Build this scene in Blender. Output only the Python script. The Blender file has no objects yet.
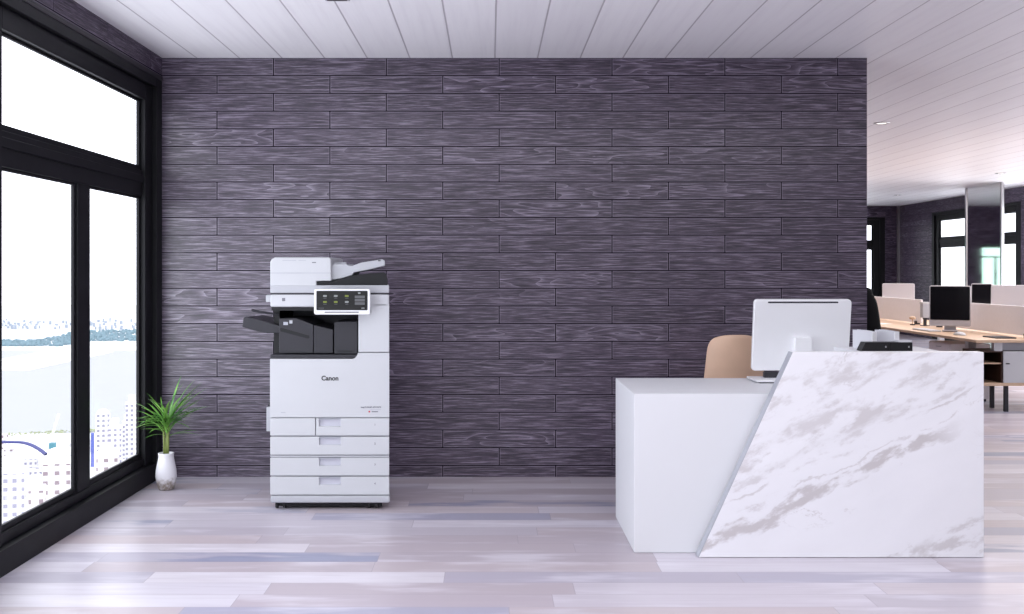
import bpy, bmesh, math, random
from mathutils import Vector, Matrix

# ------------------------------------------------------------------ camera, sky, light
sc = bpy.context.scene
COL = sc.collection
F = 1052.0                      # focal length in pixels of the 1024 px wide frame
EYE = 1.4
cam_d = bpy.data.cameras.new('camera')
cam_d.sensor_width = 36
cam_d.lens = F / 1024 * 36
cam_d.shift_x = (512 - 490) / 1024
cam_d.shift_y = -(307 - 271) / 1024
cam_d.clip_end = 5000
cam = bpy.data.objects.new('camera', cam_d)
cam.location = (0, 0, EYE)
cam.rotation_euler = (math.pi / 2, 0, 0)
COL.objects.link(cam)
sc.camera = cam

world = bpy.data.worlds.new('sky')
sc.world = world
world.use_nodes = True
bg = world.node_tree.nodes['Background']
bg.inputs['Color'].default_value = (0.90, 0.93, 1.0, 1)
bg.inputs['Strength'].default_value = 5.0

def area(name, loc, rot, sx, sy, power, color=(1, 1, 1)):
    l = bpy.data.lights.new(name, 'AREA')
    l.shape = 'RECTANGLE'; l.size = sx; l.size_y = sy; l.energy = power; l.color = color
    o = bpy.data.objects.new(name, l); o.location = loc; o.rotation_euler = rot
    COL.objects.link(o)
    return o

sc.view_settings.view_transform = 'Standard'
sc.view_settings.look = 'None'
sc.view_settings.exposure = -0.83
sc.view_settings.gamma = 1.0
sc.view_settings.use_curve_mapping = False
R = random.Random(7)
PI = math.pi

# daylight and fill: area lights added at the windows and under the ceilings
area('window_daylight_fill', (-2.75, 4.6, 1.25), (0, math.radians(-110), math.radians(42)), 2.2, 4.6, 155, (0.86, 0.91, 1.0))  # added to the sky's daylight, tilted up to brighten ceiling and plank wall
area('lobby_fill', (1.2, 1.5, 2.82), (0, 0, 0), 6.0, 5.6, 360, (0.96, 0.98, 1.0))  # added fill out of view, no fitting modelled for it
area('office_window_daylight', (9.6, 12.5, 1.4), (0, math.radians(90), 0), 2.4, 11.0, 760, (0.95, 0.96, 1.0))
area('office_fill', (6.0, 13.0, 2.80), (0, 0, 0), 4.0, 8.0, 360, (1.0, 0.93, 0.89))  # added broad fill to brighten the office ceiling and desk screens

# ------------------------------------------------------------------ node helper
class NT:
    def __init__(s, name):
        s.m = bpy.data.materials.new(name); s.m.use_nodes = True
        s.t = s.m.node_tree; s.n = s.t.nodes; s.l = s.t.links
        s.n.clear()
        s.out = s.n.new('ShaderNodeOutputMaterial')
        s.b = s.n.new('ShaderNodeBsdfPrincipled')
        s.l.new(s.b.outputs[0], s.out.inputs[0])
    def put(s, sock, v):
        if isinstance(v, bpy.types.NodeSocket): s.l.new(v, sock)
        elif isinstance(v, (tuple, list)) and len(v) == 3 and sock.type == 'RGBA': sock.default_value = (*v, 1)
        else: sock.default_value = v
    def math(s, op, a, b=0.0, c=None, clamp=False):
        n = s.n.new('ShaderNodeMath'); n.operation = op; n.use_clamp = clamp
        s.put(n.inputs[0], a); s.put(n.inputs[1], b)
        if c is not None: s.put(n.inputs[2], c)
        return n.outputs[0]
    def comb(s, x, y, z=0.0):
        n = s.n.new('ShaderNodeCombineXYZ')
        for i, v in enumerate((x, y, z)): s.put(n.inputs[i], v)
        return n.outputs[0]
    def sep(s):
        tc = s.n.new('ShaderNodeTexCoord'); n = s.n.new('ShaderNodeSeparateXYZ')
        s.l.new(tc.outputs['Object'], n.inputs[0])
        return n.outputs
    def obj(s):
        return s.n.new('ShaderNodeTexCoord').outputs['Object']
    def noise(s, vec, scale, detail=3, rough=0.5, dist=0.0):
        n = s.n.new('ShaderNodeTexNoise')
        s.put(n.inputs['Vector'], vec); s.put(n.inputs['Scale'], scale)
        n.inputs['Detail'].default_value = detail; n.inputs['Roughness'].default_value = rough
        n.inputs['Distortion'].default_value = dist
        return n.outputs['Fac']
    def white(s, vec):
        n = s.n.new('ShaderNodeTexWhiteNoise'); n.noise_dimensions = '3D'
        s.put(n.inputs['Vector'], vec)
        return n.outputs['Value']
    def ramp(s, fac, stops, const=False):
        n = s.n.new('ShaderNodeValToRGB'); cr = n.color_ramp
        if const: cr.interpolation = 'CONSTANT'
        while len(cr.elements) < len(stops): cr.elements.new(0.5)
        for e, (p, c) in zip(cr.elements, stops):
            e.position = p
            e.color = (c, c, c, 1) if isinstance(c, (int, float)) else (*c, 1)
        s.put(n.inputs[0], fac)
        return n.outputs[0]
    def mix(s, fac, a, b, mode='MIX'):
        n = s.n.new('ShaderNodeMix'); n.data_type = 'RGBA'; n.blend_type = mode
        s.put(n.inputs[0], fac); s.put(n.inputs[6], a); s.put(n.inputs[7], b)
        return n.outputs[2]
    def step(s, a, b, v):           # smooth map a..b to 0..1
        n = s.n.new('ShaderNodeMapRange'); n.interpolation_type = 'SMOOTHSTEP'
        s.put(n.inputs[0], v); s.put(n.inputs[1], a); s.put(n.inputs[2], b)
        return n.outputs[0]
    def bump(s, h, strength, dist=0.01):
        n = s.n.new('ShaderNodeBump'); n.inputs['Strength'].default_value = strength
        n.inputs['Distance'].default_value = dist
        s.put(n.inputs['Height'], h)
        s.l.new(n.outputs[0], s.b.inputs['Normal'])
    def fin(s, color, rough=0.5, metal=0.0, spec=0.5):
        s.put(s.b.inputs['Base Color'], color); s.put(s.b.inputs['Roughness'], rough)
        s.put(s.b.inputs['Metallic'], metal); s.put(s.b.inputs['Specular IOR Level'], spec)
        return s.m

def plain(name, rgb, rough=0.5, metal=0.0, var=0.06, scale=12.0, spec=0.5, bump=0.0):
    k = NT(name)
    f = k.noise(k.obj(), scale, 4)
    lo = tuple(c * (1 - var) for c in rgb); hi = tuple(min(1, c * (1 + var)) for c in rgb)
    c = k.mix(f, lo, hi)
    r = k.math('MULTIPLY_ADD', f, 0.08, rough - 0.04)
    if bump: k.bump(k.noise(k.obj(), scale * 20, 3), bump, 0.002)
    return k.fin(c, r, metal, spec)

def emit(name, rgb, strength):
    k = NT(name)
    k.fin((0.01, 0.01, 0.01), 0.4, 0.0, 0.2)
    f = k.noise(k.obj(), 8, 2)
    k.put(k.b.inputs['Emission Color'], k.mix(f, tuple(c * .95 for c in rgb), rgb))
    k.b.inputs['Emission Strength'].default_value = strength
    return k.m

def glass_mat(name, tint=(1, 1, 1), refl=0.06):
    k = NT(name)
    k.n.remove(k.b)
    tr = k.n.new('ShaderNodeBsdfTransparent'); gl = k.n.new('ShaderNodeBsdfGlossy')
    gl.inputs['Roughness'].default_value = 0.02
    f = k.noise(k.obj(), 0.8, 1)
    k.put(tr.inputs[0], k.mix(f, tuple(c * .985 for c in tint), tint))
    mx = k.n.new('ShaderNodeMixShader'); lw = k.n.new('ShaderNodeLayerWeight')
    lw.inputs[0].default_value = 0.25
    k.put(mx.inputs[0], k.math('MULTIPLY', lw.outputs['Fresnel'], refl * 6, clamp=True))
    k.l.new(tr.outputs[0], mx.inputs[1]); k.l.new(gl.outputs[0], mx.inputs[2])
    k.l.new(mx.outputs[0], k.out.inputs[0])
    return k.m

# ------------------------------------------------------------------ surface materials
def plank_wall(name, axis, x0, ztop, gloss=1.0):
    """dark purple embossed wood planks laid like bricks; axis is the horizontal axis of the wall"""
    k = NT(name); o = k.sep()
    u = k.math('SUBTRACT', o[axis], x0); v = k.math('SUBTRACT', ztop, o[2])
    W, Hh = 0.767, 0.1204
    rv = k.math('DIVIDE', v, Hh); row = k.math('FLOOR', rv)
    par = k.math('FLOORED_MODULO', row, 2.0)
    uu = k.math('DIVIDE', k.math('MULTIPLY_ADD', par, W / 2, u), W)
    col = k.math('FLOOR', uu)
    fu = k.math('FRACT', uu); fv = k.math('FRACT', rv)
    du = k.math('MULTIPLY', k.math('MINIMUM', fu, k.math('SUBTRACT', 1.0, fu)), W)
    dv = k.math('MULTIPLY', k.math('MINIMUM', fv, k.math('SUBTRACT', 1.0, fv)), Hh)
    dd = k.math('MINIMUM', du, dv)
    seam = k.step(0.0016, 0.0048, dd)                   # 0 in the groove
    rnd = k.white(k.comb(row, col, 3.0)); rnd2 = k.white(k.comb(col, row, 9.0))
    # fine horizontal grain
    gx = k.math('MULTIPLY_ADD', rnd, 40.0, u)
    fine = k.noise(k.comb(k.math('MULTIPLY', gx, 6.0), k.math('MULTIPLY', v, 150.0), k.math('MULTIPLY', rnd2, 9.0)), 1.0, 4, 0.65)
    # cathedral figure: contour lines of a slow stretched noise
    slow = k.noise(k.comb(k.math('MULTIPLY', gx, 2.0), k.math('MULTIPLY', v, 13.0), k.math('MULTIPLY', rnd, 31.0)), 1.0, 1, 0.4)
    ring = k.math('FRACT', k.math('MULTIPLY', slow, 7.0))
    ring = k.math('POWER', ring, 6.0)
    figm = k.step(0.62, 0.85, rnd2)
    fig = k.math('MULTIPLY', ring, k.math('MULTIPLY_ADD', figm, 0.70, 0.08))
    lines = k.step(0.47, 0.70, fine)
    tone = k.math('ADD', k.math('MULTIPLY', lines, 0.70), k.math('MULTIPLY', fig, 0.75), clamp=True)
    base = k.mix(rnd, (0.046, 0.032, 0.054), (0.066, 0.048, 0.077))
    dark = k.mix(k.step(0.3, 0.5, fine), (0.020, 0.015, 0.025), base)
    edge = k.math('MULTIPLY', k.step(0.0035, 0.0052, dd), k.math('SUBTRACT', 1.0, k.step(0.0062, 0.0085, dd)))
    tone = k.math('MAXIMUM', tone, k.math('MULTIPLY', edge, 0.55))      # bevel highlight painted along the plank edges
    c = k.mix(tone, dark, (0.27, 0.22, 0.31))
    c = k.mix(seam, (0.012, 0.010, 0.016), c)
    k.bump(k.math('ADD', k.math('MULTIPLY', seam, 1.0), k.math('MULTIPLY', fine, 0.5)), 0.7, 0.006)
    ridge = k.math('MULTIPLY', seam, k.math('MULTIPLY_ADD', tone, 0.55, 0.45))     # raised grain is the polished part
    k.put(k.b.inputs['Coat Weight'], k.math('MULTIPLY', ridge, gloss)); k.b.inputs['Coat Roughness'].default_value = 0.24
    return k.fin(c, k.math('MULTIPLY_ADD', fine, 0.15, 0.32), 0.0, k.math('MULTIPLY', ridge, 0.25 + 0.75 * gloss))

def floor_mat():
    k = NT('bleached_planks'); o = k.sep()
    x, y = o[0], o[1]
    P, L = 0.17, 1.35
    rv = k.math('DIVIDE', k.math('ADD', y, 0.037), P); row = k.math('FLOOR', rv)
    off = k.math('MULTIPLY', k.white(k.comb(row, 1.7, 4.1)), 3.7)
    uu = k.math('DIVIDE', k.math('ADD', x, off), L); col = k.math('FLOOR', uu)
    rnd = k.white(k.comb(row, col, 11.0)); rnd2 = k.white(k.comb(col, row, 23.0))
    fu = k.math('FRACT', uu); fv = k.math('FRACT', rv)
    du = k.math('MULTIPLY', k.math('MINIMUM', fu, k.math('SUBTRACT', 1.0, fu)), L)
    dv = k.math('MULTIPLY', k.math('MINIMUM', fv, k.math('SUBTRACT', 1.0, fv)), P)
    seam = k.step(0.0004, 0.0022, k.math('MINIMUM', du, dv))
    gx = k.math('MULTIPLY_ADD', rnd2, 50.0, x)
    grain = k.noise(k.comb(k.math('MULTIPLY', gx, 2.2), k.math('MULTIPLY', y, 42.0), k.math('MULTIPLY', rnd, 20.0)), 1.0, 5, 0.6)
    cloud = k.noise(k.comb(k.math('MULTIPLY', gx, 1.6), k.math('MULTIPLY', y, 7.0), k.math('MULTIPLY', rnd, 7.0)), 1.0, 3, 0.55)
    base = k.ramp(rnd, [(0.0, (0.59, 0.555, 0.62)), (0.22, (0.43, 0.375, 0.42)), (0.42, (0.51, 0.435, 0.46)),
                        (0.58, (0.40, 0.355, 0.41)), (0.70, (0.66, 0.63, 0.69)), (0.84, (0.47, 0.395, 0.42)),
                        (0.95, (0.40, 0.38, 0.47)), (1.0, (0.24, 0.25, 0.37))])
    c = k.mix(k.step(0.36, 0.72, grain), base, k.mix(0.3, base, (0.44, 0.39, 0.45)))
    c = k.mix(k.math('MULTIPLY', k.step(0.50, 0.72, cloud), 0.5), c, (0.72, 0.69, 0.76))
    blue = k.math('MULTIPLY', k.step(0.86, 0.95, rnd2), k.step(0.46, 0.62, cloud))
    c = k.mix(k.math('MULTIPLY', blue, 0.8), c, (0.20, 0.22, 0.34))
    c = k.mix(seam, (0.34, 0.30, 0.35), c)
    k.bump(k.math('ADD', seam, k.math('MULTIPLY', grain, 0.25)), 0.12, 0.003)
    return k.fin(c, k.math('MULTIPLY_ADD', grain, 0.16, 0.27), 0.0, 0.35)

def ceiling_mat():
    k = NT('painted_ceiling_boards'); o = k.sep()
    W = 0.2895
    uu = k.math('DIVIDE', k.math('SUBTRACT', o[0], 0.034), W)
    fu = k.math('FRACT', uu); col = k.math('FLOOR', uu)
    d = k.math('MULTIPLY', k.math('MINIMUM', fu, k.math('SUBTRACT', 1.0, fu)), W)
    seam = k.step(0.002, 0.007, d)
    rnd = k.white(k.comb(col, 2.0, 5.0))
    g = k.noise(k.comb(k.math('MULTIPLY', o[0], 22.0), k.math('MULTIPLY', o[1], 1.0), rnd), 1.0, 4, 0.6)
    c = k.mix(rnd, (0.86, 0.84, 0.875), (0.91, 0.89, 0.92))
    c = k.mix(k.math('MULTIPLY', k.step(0.4, 0.75, g), 0.35), c, (0.74, 0.71, 0.76))
    c = k.mix(seam, (0.46, 0.42, 0.46), c)
    k.bump(seam, 0.35, 0.004)
    return k.fin(c, 0.45, 0.0, 0.4)

def marble_mat():
    k = NT('veined_marble'); o = k.sep()
    a = math.radians(26)
    u = k.math('ADD', k.math('MULTIPLY', o[0], math.cos(a)), k.math('MULTIPLY', o[2], math.sin(a)))
    v = k.math('SUBTRACT', k.math('MULTIPLY', o[2], math.cos(a)), k.math('MULTIPLY', o[0], math.sin(a)))
    wob = k.noise(k.comb(k.math('MULTIPLY', u, 1.3), k.math('MULTIPLY', v, 3.0), 0.7), 2.2, 6, 0.62)
    wv = k.math('MULTIPLY_ADD', k.math('SUBTRACT', wob, 0.5), 0.26, v)
    def vein(c0, w, soft, strength, lo, hi):
        d = k.math('ABSOLUTE', k.math('SUBTRACT', wv, c0))
        m = k.math('SUBTRACT', 1.0, k.step(w, w + soft, d))
        br = k.noise(k.comb(k.math('MULTIPLY', u, 3.2), k.math('MULTIPLY', v, 7.0), c0 * 7), 1.6, 5, 0.62)
        return k.math('MULTIPLY', k.math('MULTIPLY', m, k.step(lo, hi, br)), strength)
    out = k.math('MULTIPLY', vein(-0.105, 0.013, 0.026, 0.62, 0.36, 0.48), k.step(1.75, 1.50, u))
    for c0, w, so, st, lo, hi in ((-0.045, .002, .008, .30, .46, .6), (0.03, .003, .012, .36, .45, .62), (0.085, .004, .02, .32, .46, .62),
                                  (0.15, .014, .06, .40, .48, .62), (0.20, .008, .04, .34, .47, .62), (0.27, .005, .025, .34, .46, .62),
                                  (0.335, .008, .04, .36, .46, .62), (0.39, .012, .05, .36, .47, .62), (0.46, .008, .04, .30, .46, .6),
                                  (-0.56, .004, .02, .36, .46, .6), (-0.62, .015, .06, .40, .48, .62), (-0.68, .008, .03, .34, .47, .6)):
        out = k.math('MAXIMUM', out, vein(c0, w, so, st * 1.2, lo - .02, hi - .03))
    fr = k.noise(k.comb(u, k.math('MULTIPLY', v, 1.6), 3.0), 3.4, 7, 0.6, 0.6)
    hair = k.math('SUBTRACT', 1.0, k.step(0.0, 0.012, k.math('ABSOLUTE', k.math('SUBTRACT', fr, 0.5))))
    hm = k.step(0.54, 0.66, k.noise(k.comb(u, v, 8.0), 2.4, 2))
    out = k.math('MAXIMUM', out, k.math('MULTIPLY', k.math('MULTIPLY', hair, hm), 0.42))
    cl = k.noise(k.comb(u, k.math('MULTIPLY', v, 2.5), 5.0), 3.0, 4)
    c = k.mix(cl, (0.80, 0.79, 0.83), (0.87, 0.86, 0.90))
    c = k.mix(out, c, (0.42, 0.37, 0.37))
    return k.fin(c, 0.3, 0.0, 0.35)

def facade(name, wall, win, px=3.2, pz=3.2, fill=0.5):
    k = NT(name); o = k.sep()
    a = k.math('FRACT', k.math('DIVIDE', k.math('ADD', k.math('ADD', o[0], o[1]), 500.0), px))
    b = k.math('FRACT', k.math('DIVIDE', k.math('ADD', o[2], 200.0), pz))
    m = k.math('MULTIPLY', k.math('LESS_THAN', a, fill), k.math('LESS_THAN', b, fill))
    f = k.noise(k.obj(), 0.4, 2)
    c = k.mix(k.math('MULTIPLY', m, k.step(0.2, 0.42, f)), wall, win)
    return k.fin(c, 0.7)

M = {}
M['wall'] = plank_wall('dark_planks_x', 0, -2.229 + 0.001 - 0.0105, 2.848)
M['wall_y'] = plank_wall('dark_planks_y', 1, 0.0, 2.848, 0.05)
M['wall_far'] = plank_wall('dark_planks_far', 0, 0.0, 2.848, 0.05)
M['floor'] = floor_mat()
M['ceiling'] = ceiling_mat()
M['marble'] = marble_mat()
M['black_frame'] = plain('black_powder_coat', (0.006, 0.006, 0.008), 0.5, 0, 0.1, 6, 0.2)
M['glass'] = glass_mat('clear_glazing', (1, 1, 1), 0.02)
M['green_glass'] = glass_mat('green_tinted_glazing', (0.72, 0.86, 0.78), 0.05)
M['mirror'] = plain('silvered_mirror', (0.80, 0.80, 0.81), 0.05, 1.0, 0.01, 2)
M['steel'] = plain('brushed_steel', (0.62, 0.61, 0.63), 0.32, 1.0, 0.05, 20)
M['desk_white'] = plain('white_lacquer', (0.71, 0.713, 0.745), 0.5, 0, 0.012, 3, 0.3)
M['white'] = plain('white_plastic', (0.525, 0.532, 0.557), 0.45, 0, 0.02, 5)
M['offwhite'] = plain('cool_grey_plastic', (0.43, 0.437, 0.47), 0.45, 0, 0.03, 6)
M['midgrey'] = plain('mid_grey_plastic', (0.40, 0.41, 0.46), 0.45, 0, 0.04, 8)
M['recess'] = plain('recessed_grip_grey', (0.50, 0.50, 0.57), 0.5, 0, 0.03, 8)
M['charcoal'] = plain('charcoal_plastic', (0.030, 0.029, 0.036), 0.5, 0, 0.1, 10, 0.3)
M['black'] = plain('black_plastic', (0.008, 0.008, 0.010), 0.5, 0, 0.1, 10, 0.3)
M['rubber'] = plain('black_rubber', (0.015, 0.015, 0.016), 0.7, 0, 0.1, 30)
M['screen'] = plain('dark_screen_glass', (0.006, 0.006, 0.008), 0.12, 0, 0.05, 5)
M['silver'] = plain('silver_aluminium', (0.84, 0.84, 0.87), 0.4, 0.2, 0.02, 6)
M['dull_alu'] = plain('dull_aluminium', (0.52, 0.50, 0.53), 0.42, 0.2, 0.02, 6)
M['tan'] = plain('tan_leather', (0.64, 0.43, 0.31), 0.5, 0, 0.06, 14, bump=0.1)
M['partition'] = plain('pale_fabric_screen', (0.87, 0.83, 0.85), 0.75, 0, 0.04, 30)
M['grey_pale'] = plain('pale_grey_card', (0.58, 0.58, 0.63), 0.6, 0, 0.03, 20)
M['paper'] = plain('paper_white', (0.82, 0.82, 0.85), 0.8, 0, 0.02, 30)
def wood(name, a, b, rough=0.45):
    k = NT(name); o = k.sep()
    g = k.noise(k.comb(k.math('MULTIPLY', o[0], 30.0), k.math('MULTIPLY', o[1], 2.0), k.math('MULTIPLY', o[2], 30.0)), 1.0, 4)
    return k.fin(k.mix(g, a, b), rough)
M['oak'] = wood('pale_oak', (0.52, 0.36, 0.24), (0.68, 0.50, 0.36))
M['brown'] = wood('dark_brown_board', (0.040, 0.020, 0.014), (0.075, 0.038, 0.026))
M['fabric_black'] = plain('black_mesh_fabric', (0.005, 0.005, 0.006), 0.8, 0, 0.2, 60, 0.15)
M['soil'] = plain('potting_soil', (0.03, 0.022, 0.015), 0.9, 0, 0.3, 80)
M['lamp'] = emit('lit_lamp_lens', (1.0, 0.96, 0.9), 5.0)
M['ink'] = plain('black_ink', (0.012, 0.012, 0.014), 0.5, 0, 0.1, 40)
M['ink_grey'] = plain('grey_ink', (0.16, 0.16, 0.19), 0.5, 0, 0.1, 40)
M['red'] = plain('red_ink', (0.55, 0.03, 0.06), 0.5, 0, 0.1, 40)
M['lit_panel'] = emit('lit_display_background', (0.012, 0.012, 0.014), 1.0)
M['lit_green'] = emit('lit_icon_green', (0.42, 0.52, 0.10), 0.9)
M['lit_white'] = emit('lit_icon_white', (0.62, 0.66, 0.72), 0.9)
M['lit_grey'] = emit('lit_button_grey', (0.30, 0.31, 0.36), 0.8)

def leaf_mat():
    k = NT('glossy_leaf'); f = k.noise(k.obj(), 9, 3)
    return k.fin(k.mix(k.step(.3, .7, f), (0.05, 0.20, 0.03), (0.20, 0.42, 0.07)), 0.4)
M['leaf'] = leaf_mat()
M['stem'] = plain('green_cane', (0.16, 0.20, 0.05), 0.6, 0, 0.25, 30)
def vase_mat():
    k = NT('glazed_ceramic'); o = k.sep()
    n = k.noise(k.obj(), 40, 4, 0.7); n2 = k.noise(k.obj(), 16, 4, 0.7)
    band = k.math('SUBTRACT', 1.0, k.step(0.028, 0.088, k.math('MULTIPLY_ADD', k.math('SUBTRACT', n2, 0.5), 0.10, o[2])))
    c = k.mix(k.math('MULTIPLY', band, k.step(0.34, 0.62, n)), (0.74, 0.73, 0.77), (0.15, 0.11, 0.08))
    c = k.mix(k.math('MULTIPLY', band, 0.55), c, (0.30, 0.25, 0.21))
    return k.fin(c, 0.3)
M['vase'] = vase_mat()
M['facade_white'] = facade('white_tower_facade', (0.66, 0.65, 0.66), (0.27, 0.26, 0.33), 1.5, 1.5, 0.5)
M['facade_band'] = facade('banded_block_facade', (0.62, 0.60, 0.60), (0.26, 0.20, 0.22), 2.4, 2.1, 0.42)
M['facade_blue'] = plain('blue_glass_facade', (0.10, 0.13, 0.46), 0.4, 0, 0.3, 0.3)
M['city_roof'] = plain('pale_roof', (0.80, 0.80, 0.82), 0.8, 0, 0.05, 0.5)
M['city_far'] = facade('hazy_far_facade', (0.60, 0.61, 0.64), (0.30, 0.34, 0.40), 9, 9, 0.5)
M['land'] = plain('pale_city_ground', (0.70, 0.70, 0.72), 0.9, 0, 0.12, 0.05)
M['river'] = plain('pale_river_water', (0.40, 0.406, 0.425), 0.9, 0, 0.02, 0.01, 0.1)
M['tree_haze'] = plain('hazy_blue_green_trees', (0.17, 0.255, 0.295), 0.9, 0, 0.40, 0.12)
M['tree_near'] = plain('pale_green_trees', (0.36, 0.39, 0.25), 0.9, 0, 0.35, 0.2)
M['road'] = plain('slate_blue_road', (0.05, 0.055, 0.19), 0.9, 0, 0.2, 0.2)

# ------------------------------------------------------------------ mesh helpers
def bmn(): return bmesh.new()
def box(bm, x0, x1, y0, y1, z0, z1):
    vs = [bm.verts.new((x, y, z)) for z in (z0, z1) for y in (y0, y1) for x in (x0, x1)]
    for f in ((0, 2, 3, 1), (4, 5, 7, 6), (0, 1, 5, 4), (2, 6, 7, 3), (0, 4, 6, 2), (1, 3, 7, 5)):
        bm.faces.new([vs[i] for i in f])
    return bm
def B(*a): return box(bmn(), *a)
def prism(bm, pts, y0, y1):
    """polygon in XZ extruded along Y"""
    n = len(pts)
    a = [bm.verts.new((p[0], y0, p[1])) for p in pts]; b = [bm.verts.new((p[0], y1, p[1])) for p in pts]
    bm.faces.new(a); bm.faces.new(b[::-1])
    for i in range(n):
        bm.faces.new((a[i], b[i], b[(i + 1) % n], a[(i + 1) % n]))
    bmesh.ops.recalc_face_normals(bm, faces=bm.faces[:])
    return bm
def rrect(x0, x1, z0, z1, r, n=5):
    p = []
    for cx, cz, a0 in ((x1 - r, z0 + r, -90), (x1 - r, z1 - r, 0), (x0 + r, z1 - r, 90), (x0 + r, z0 + r, 180)):
        for i in range(n + 1):
            a = math.radians(a0 + 90 * i / n)
            p.append((cx + r * math.cos(a), cz + r * math.sin(a)))
    return p
def lathe(bm, prof, n=32, c=(0, 0)):
    rings = []
    for r, z in prof:
        if r < 1e-6: rings.append([bm.verts.new((c[0], c[1], z))])
        else: rings.append([bm.verts.new((c[0] + r * math.cos(2 * PI * i / n), c[1] + r * math.sin(2 * PI * i / n), z)) for i in range(n)])
    for a, b in zip(rings, rings[1:]):
        for i in range(n):
            j = (i + 1) % n
            if len(a) == 1 and len(b) == 1: continue
            if len(a) == 1: bm.faces.new((a[0], b[j], b[i]))
            elif len(b) == 1: bm.faces.new((a[i], a[j], b[0]))
            else: bm.faces.new((a[i], a[j], b[j], b[i]))
    bmesh.ops.recalc_face_normals(bm, faces=bm.faces[:])
    return bm
def tube(bm, pts, rad, n=10):
    pts = [Vector(p) for p in pts]
    rs = rad if isinstance(rad, (list, tuple)) else [rad] * len(pts)
    rings = []; up = None
    for i, p in enumerate(pts):
        t = (pts[min(i + 1, len(pts) - 1)] - pts[max(i - 1, 0)]).normalized()
        if up is None:
            up = Vector((0, 0, 1)) if abs(t.z) < 0.9 else Vector((1, 0, 0))
        s = t.cross(up).normalized(); up = s.cross(t).normalized()
        rings.append([bm.verts.new(p + (s * math.cos(2 * PI * k / n) + up * math.sin(2 * PI * k / n)) * rs[i]) for k in range(n)])
    for a, b in zip(rings, rings[1:]):
        for k in range(n): bm.faces.new((a[k], a[(k + 1) % n], b[(k + 1) % n], b[k]))
    bm.faces.new(rings[0][::-1]); bm.faces.new(rings[-1])
    bmesh.ops.recalc_face_normals(bm, faces=bm.faces[:])
    return bm

def obj(name, bm, mat, parent=None, bevel=0.0, seg=2, smooth=False, subd=0, solid=0):
    me = bpy.data.meshes.new(name); bm.to_mesh(me); bm.free()
    o = bpy.data.objects.new(name, me); COL.objects.link(o)
    me.materials.append(M[mat] if isinstance(mat, str) else mat)
    if parent is not None: o.parent = parent
    if smooth:
        for p in me.polygons: p.use_smooth = True
    if solid:
        m = o.modifiers.new('solid', 'SOLIDIFY'); m.thickness = solid; m.offset = 0
    if subd:
        m = o.modifiers.new('sub', 'SUBSURF'); m.levels = subd; m.render_levels = subd
    if bevel:
        m = o.modifiers.new('bevel', 'BEVEL'); m.width = bevel; m.segments = seg; m.limit_method = 'ANGLE'; m.angle_limit = math.radians(40)
        for p in me.polygons: p.use_smooth = True
        w = o.modifiers.new('wn', 'WEIGHTED_NORMAL'); w.keep_sharp = True
    return o
def tag(o, label, cat, group=None, kind=None):
    o['label'] = label; o['category'] = cat
    if group: o['group'] = group
    if kind: o['kind'] = kind
    return o
def thing(name, label, cat, loc=(0, 0, 0), rz=0.0, group=None):
    o = bpy.data.objects.new(name, None); COL.objects.link(o); o.empty_display_size = 0.1
    o.location = loc; o.rotation_euler = (0, 0, rz)
    return tag(o, label, cat, group)
def struct(name, bm, mat, **k):
    o = obj(name, bm, mat, **k); o['kind'] = 'structure'
    return o
def dup(root, loc, rz, label=None):
    r = root.copy(); COL.objects.link(r); r.location = loc; r.rotation_euler = (0, 0, rz)
    if label: r['label'] = label
    for ch in list(root.children):
        c = ch.copy(); COL.objects.link(c); c.parent = r
        for g in list(ch.children):
            d = g.copy(); COL.objects.link(d); d.parent = c
    return r
def text(name, s, size, loc, mat, parent, bold=0.0, depth=0.0006, sx=1.0, align='CENTER'):
    """lettering standing in the XZ plane, facing -Y"""
    cu = bpy.data.curves.new(name, 'FONT'); cu.body = s; cu.size = size; cu.extrude = depth; cu.offset = bold
    cu.align_x = align; cu.align_y = 'CENTER'
    t = bpy.data.objects.new(name + '_t', cu); COL.objects.link(t)
    bpy.context.view_layer.update()
    me = bpy.data.meshes.new_from_object(t.evaluated_get(bpy.context.evaluated_depsgraph_get()))
    bpy.data.objects.remove(t)
    me.transform(Matrix.Translation(loc) @ Matrix.Rotation(PI / 2, 4, 'X') @ Matrix.Diagonal((sx, 1, 1, 1)))
    me.materials.clear(); me.materials.append(M[mat])
    o = bpy.data.objects.new(name, me); COL.objects.link(o); o.parent = parent
    return o
def at(px, py, d):              # point seen at a photo pixel, at distance d in front of the camera
    return Vector(((px - 490) * d / F, d, EYE - (py - 271) * d / F))

# ------------------------------------------------------------------ room shell
XW, D, ZC = -2.229, 7.15, 2.848         # window wall, plank wall, ceiling
XR, DB = 9.11, 23.43                    # far office: right wall and rear wall
WX = 2.562                              # free end of the plank wall
struct('floor', B(XW - 0.25, XR + 0.2, -3.0, DB + 0.2, -0.12, 0.0), 'floor')
struct('ceiling', B(XW - 0.25, XR + 0.2, -3.0, DB + 0.2, ZC, ZC + 0.12), 'ceiling')
struct('wall_front', B(XW - .2, XR + .2, -3.15, -3.001, 0, ZC), plain('pale_plaster', (0.42, 0.41, 0.43), 0.8, 0, .03, 2))
struct('wall_back', B(XW, WX, D, D + 0.16, 0, ZC), 'wall')

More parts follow.
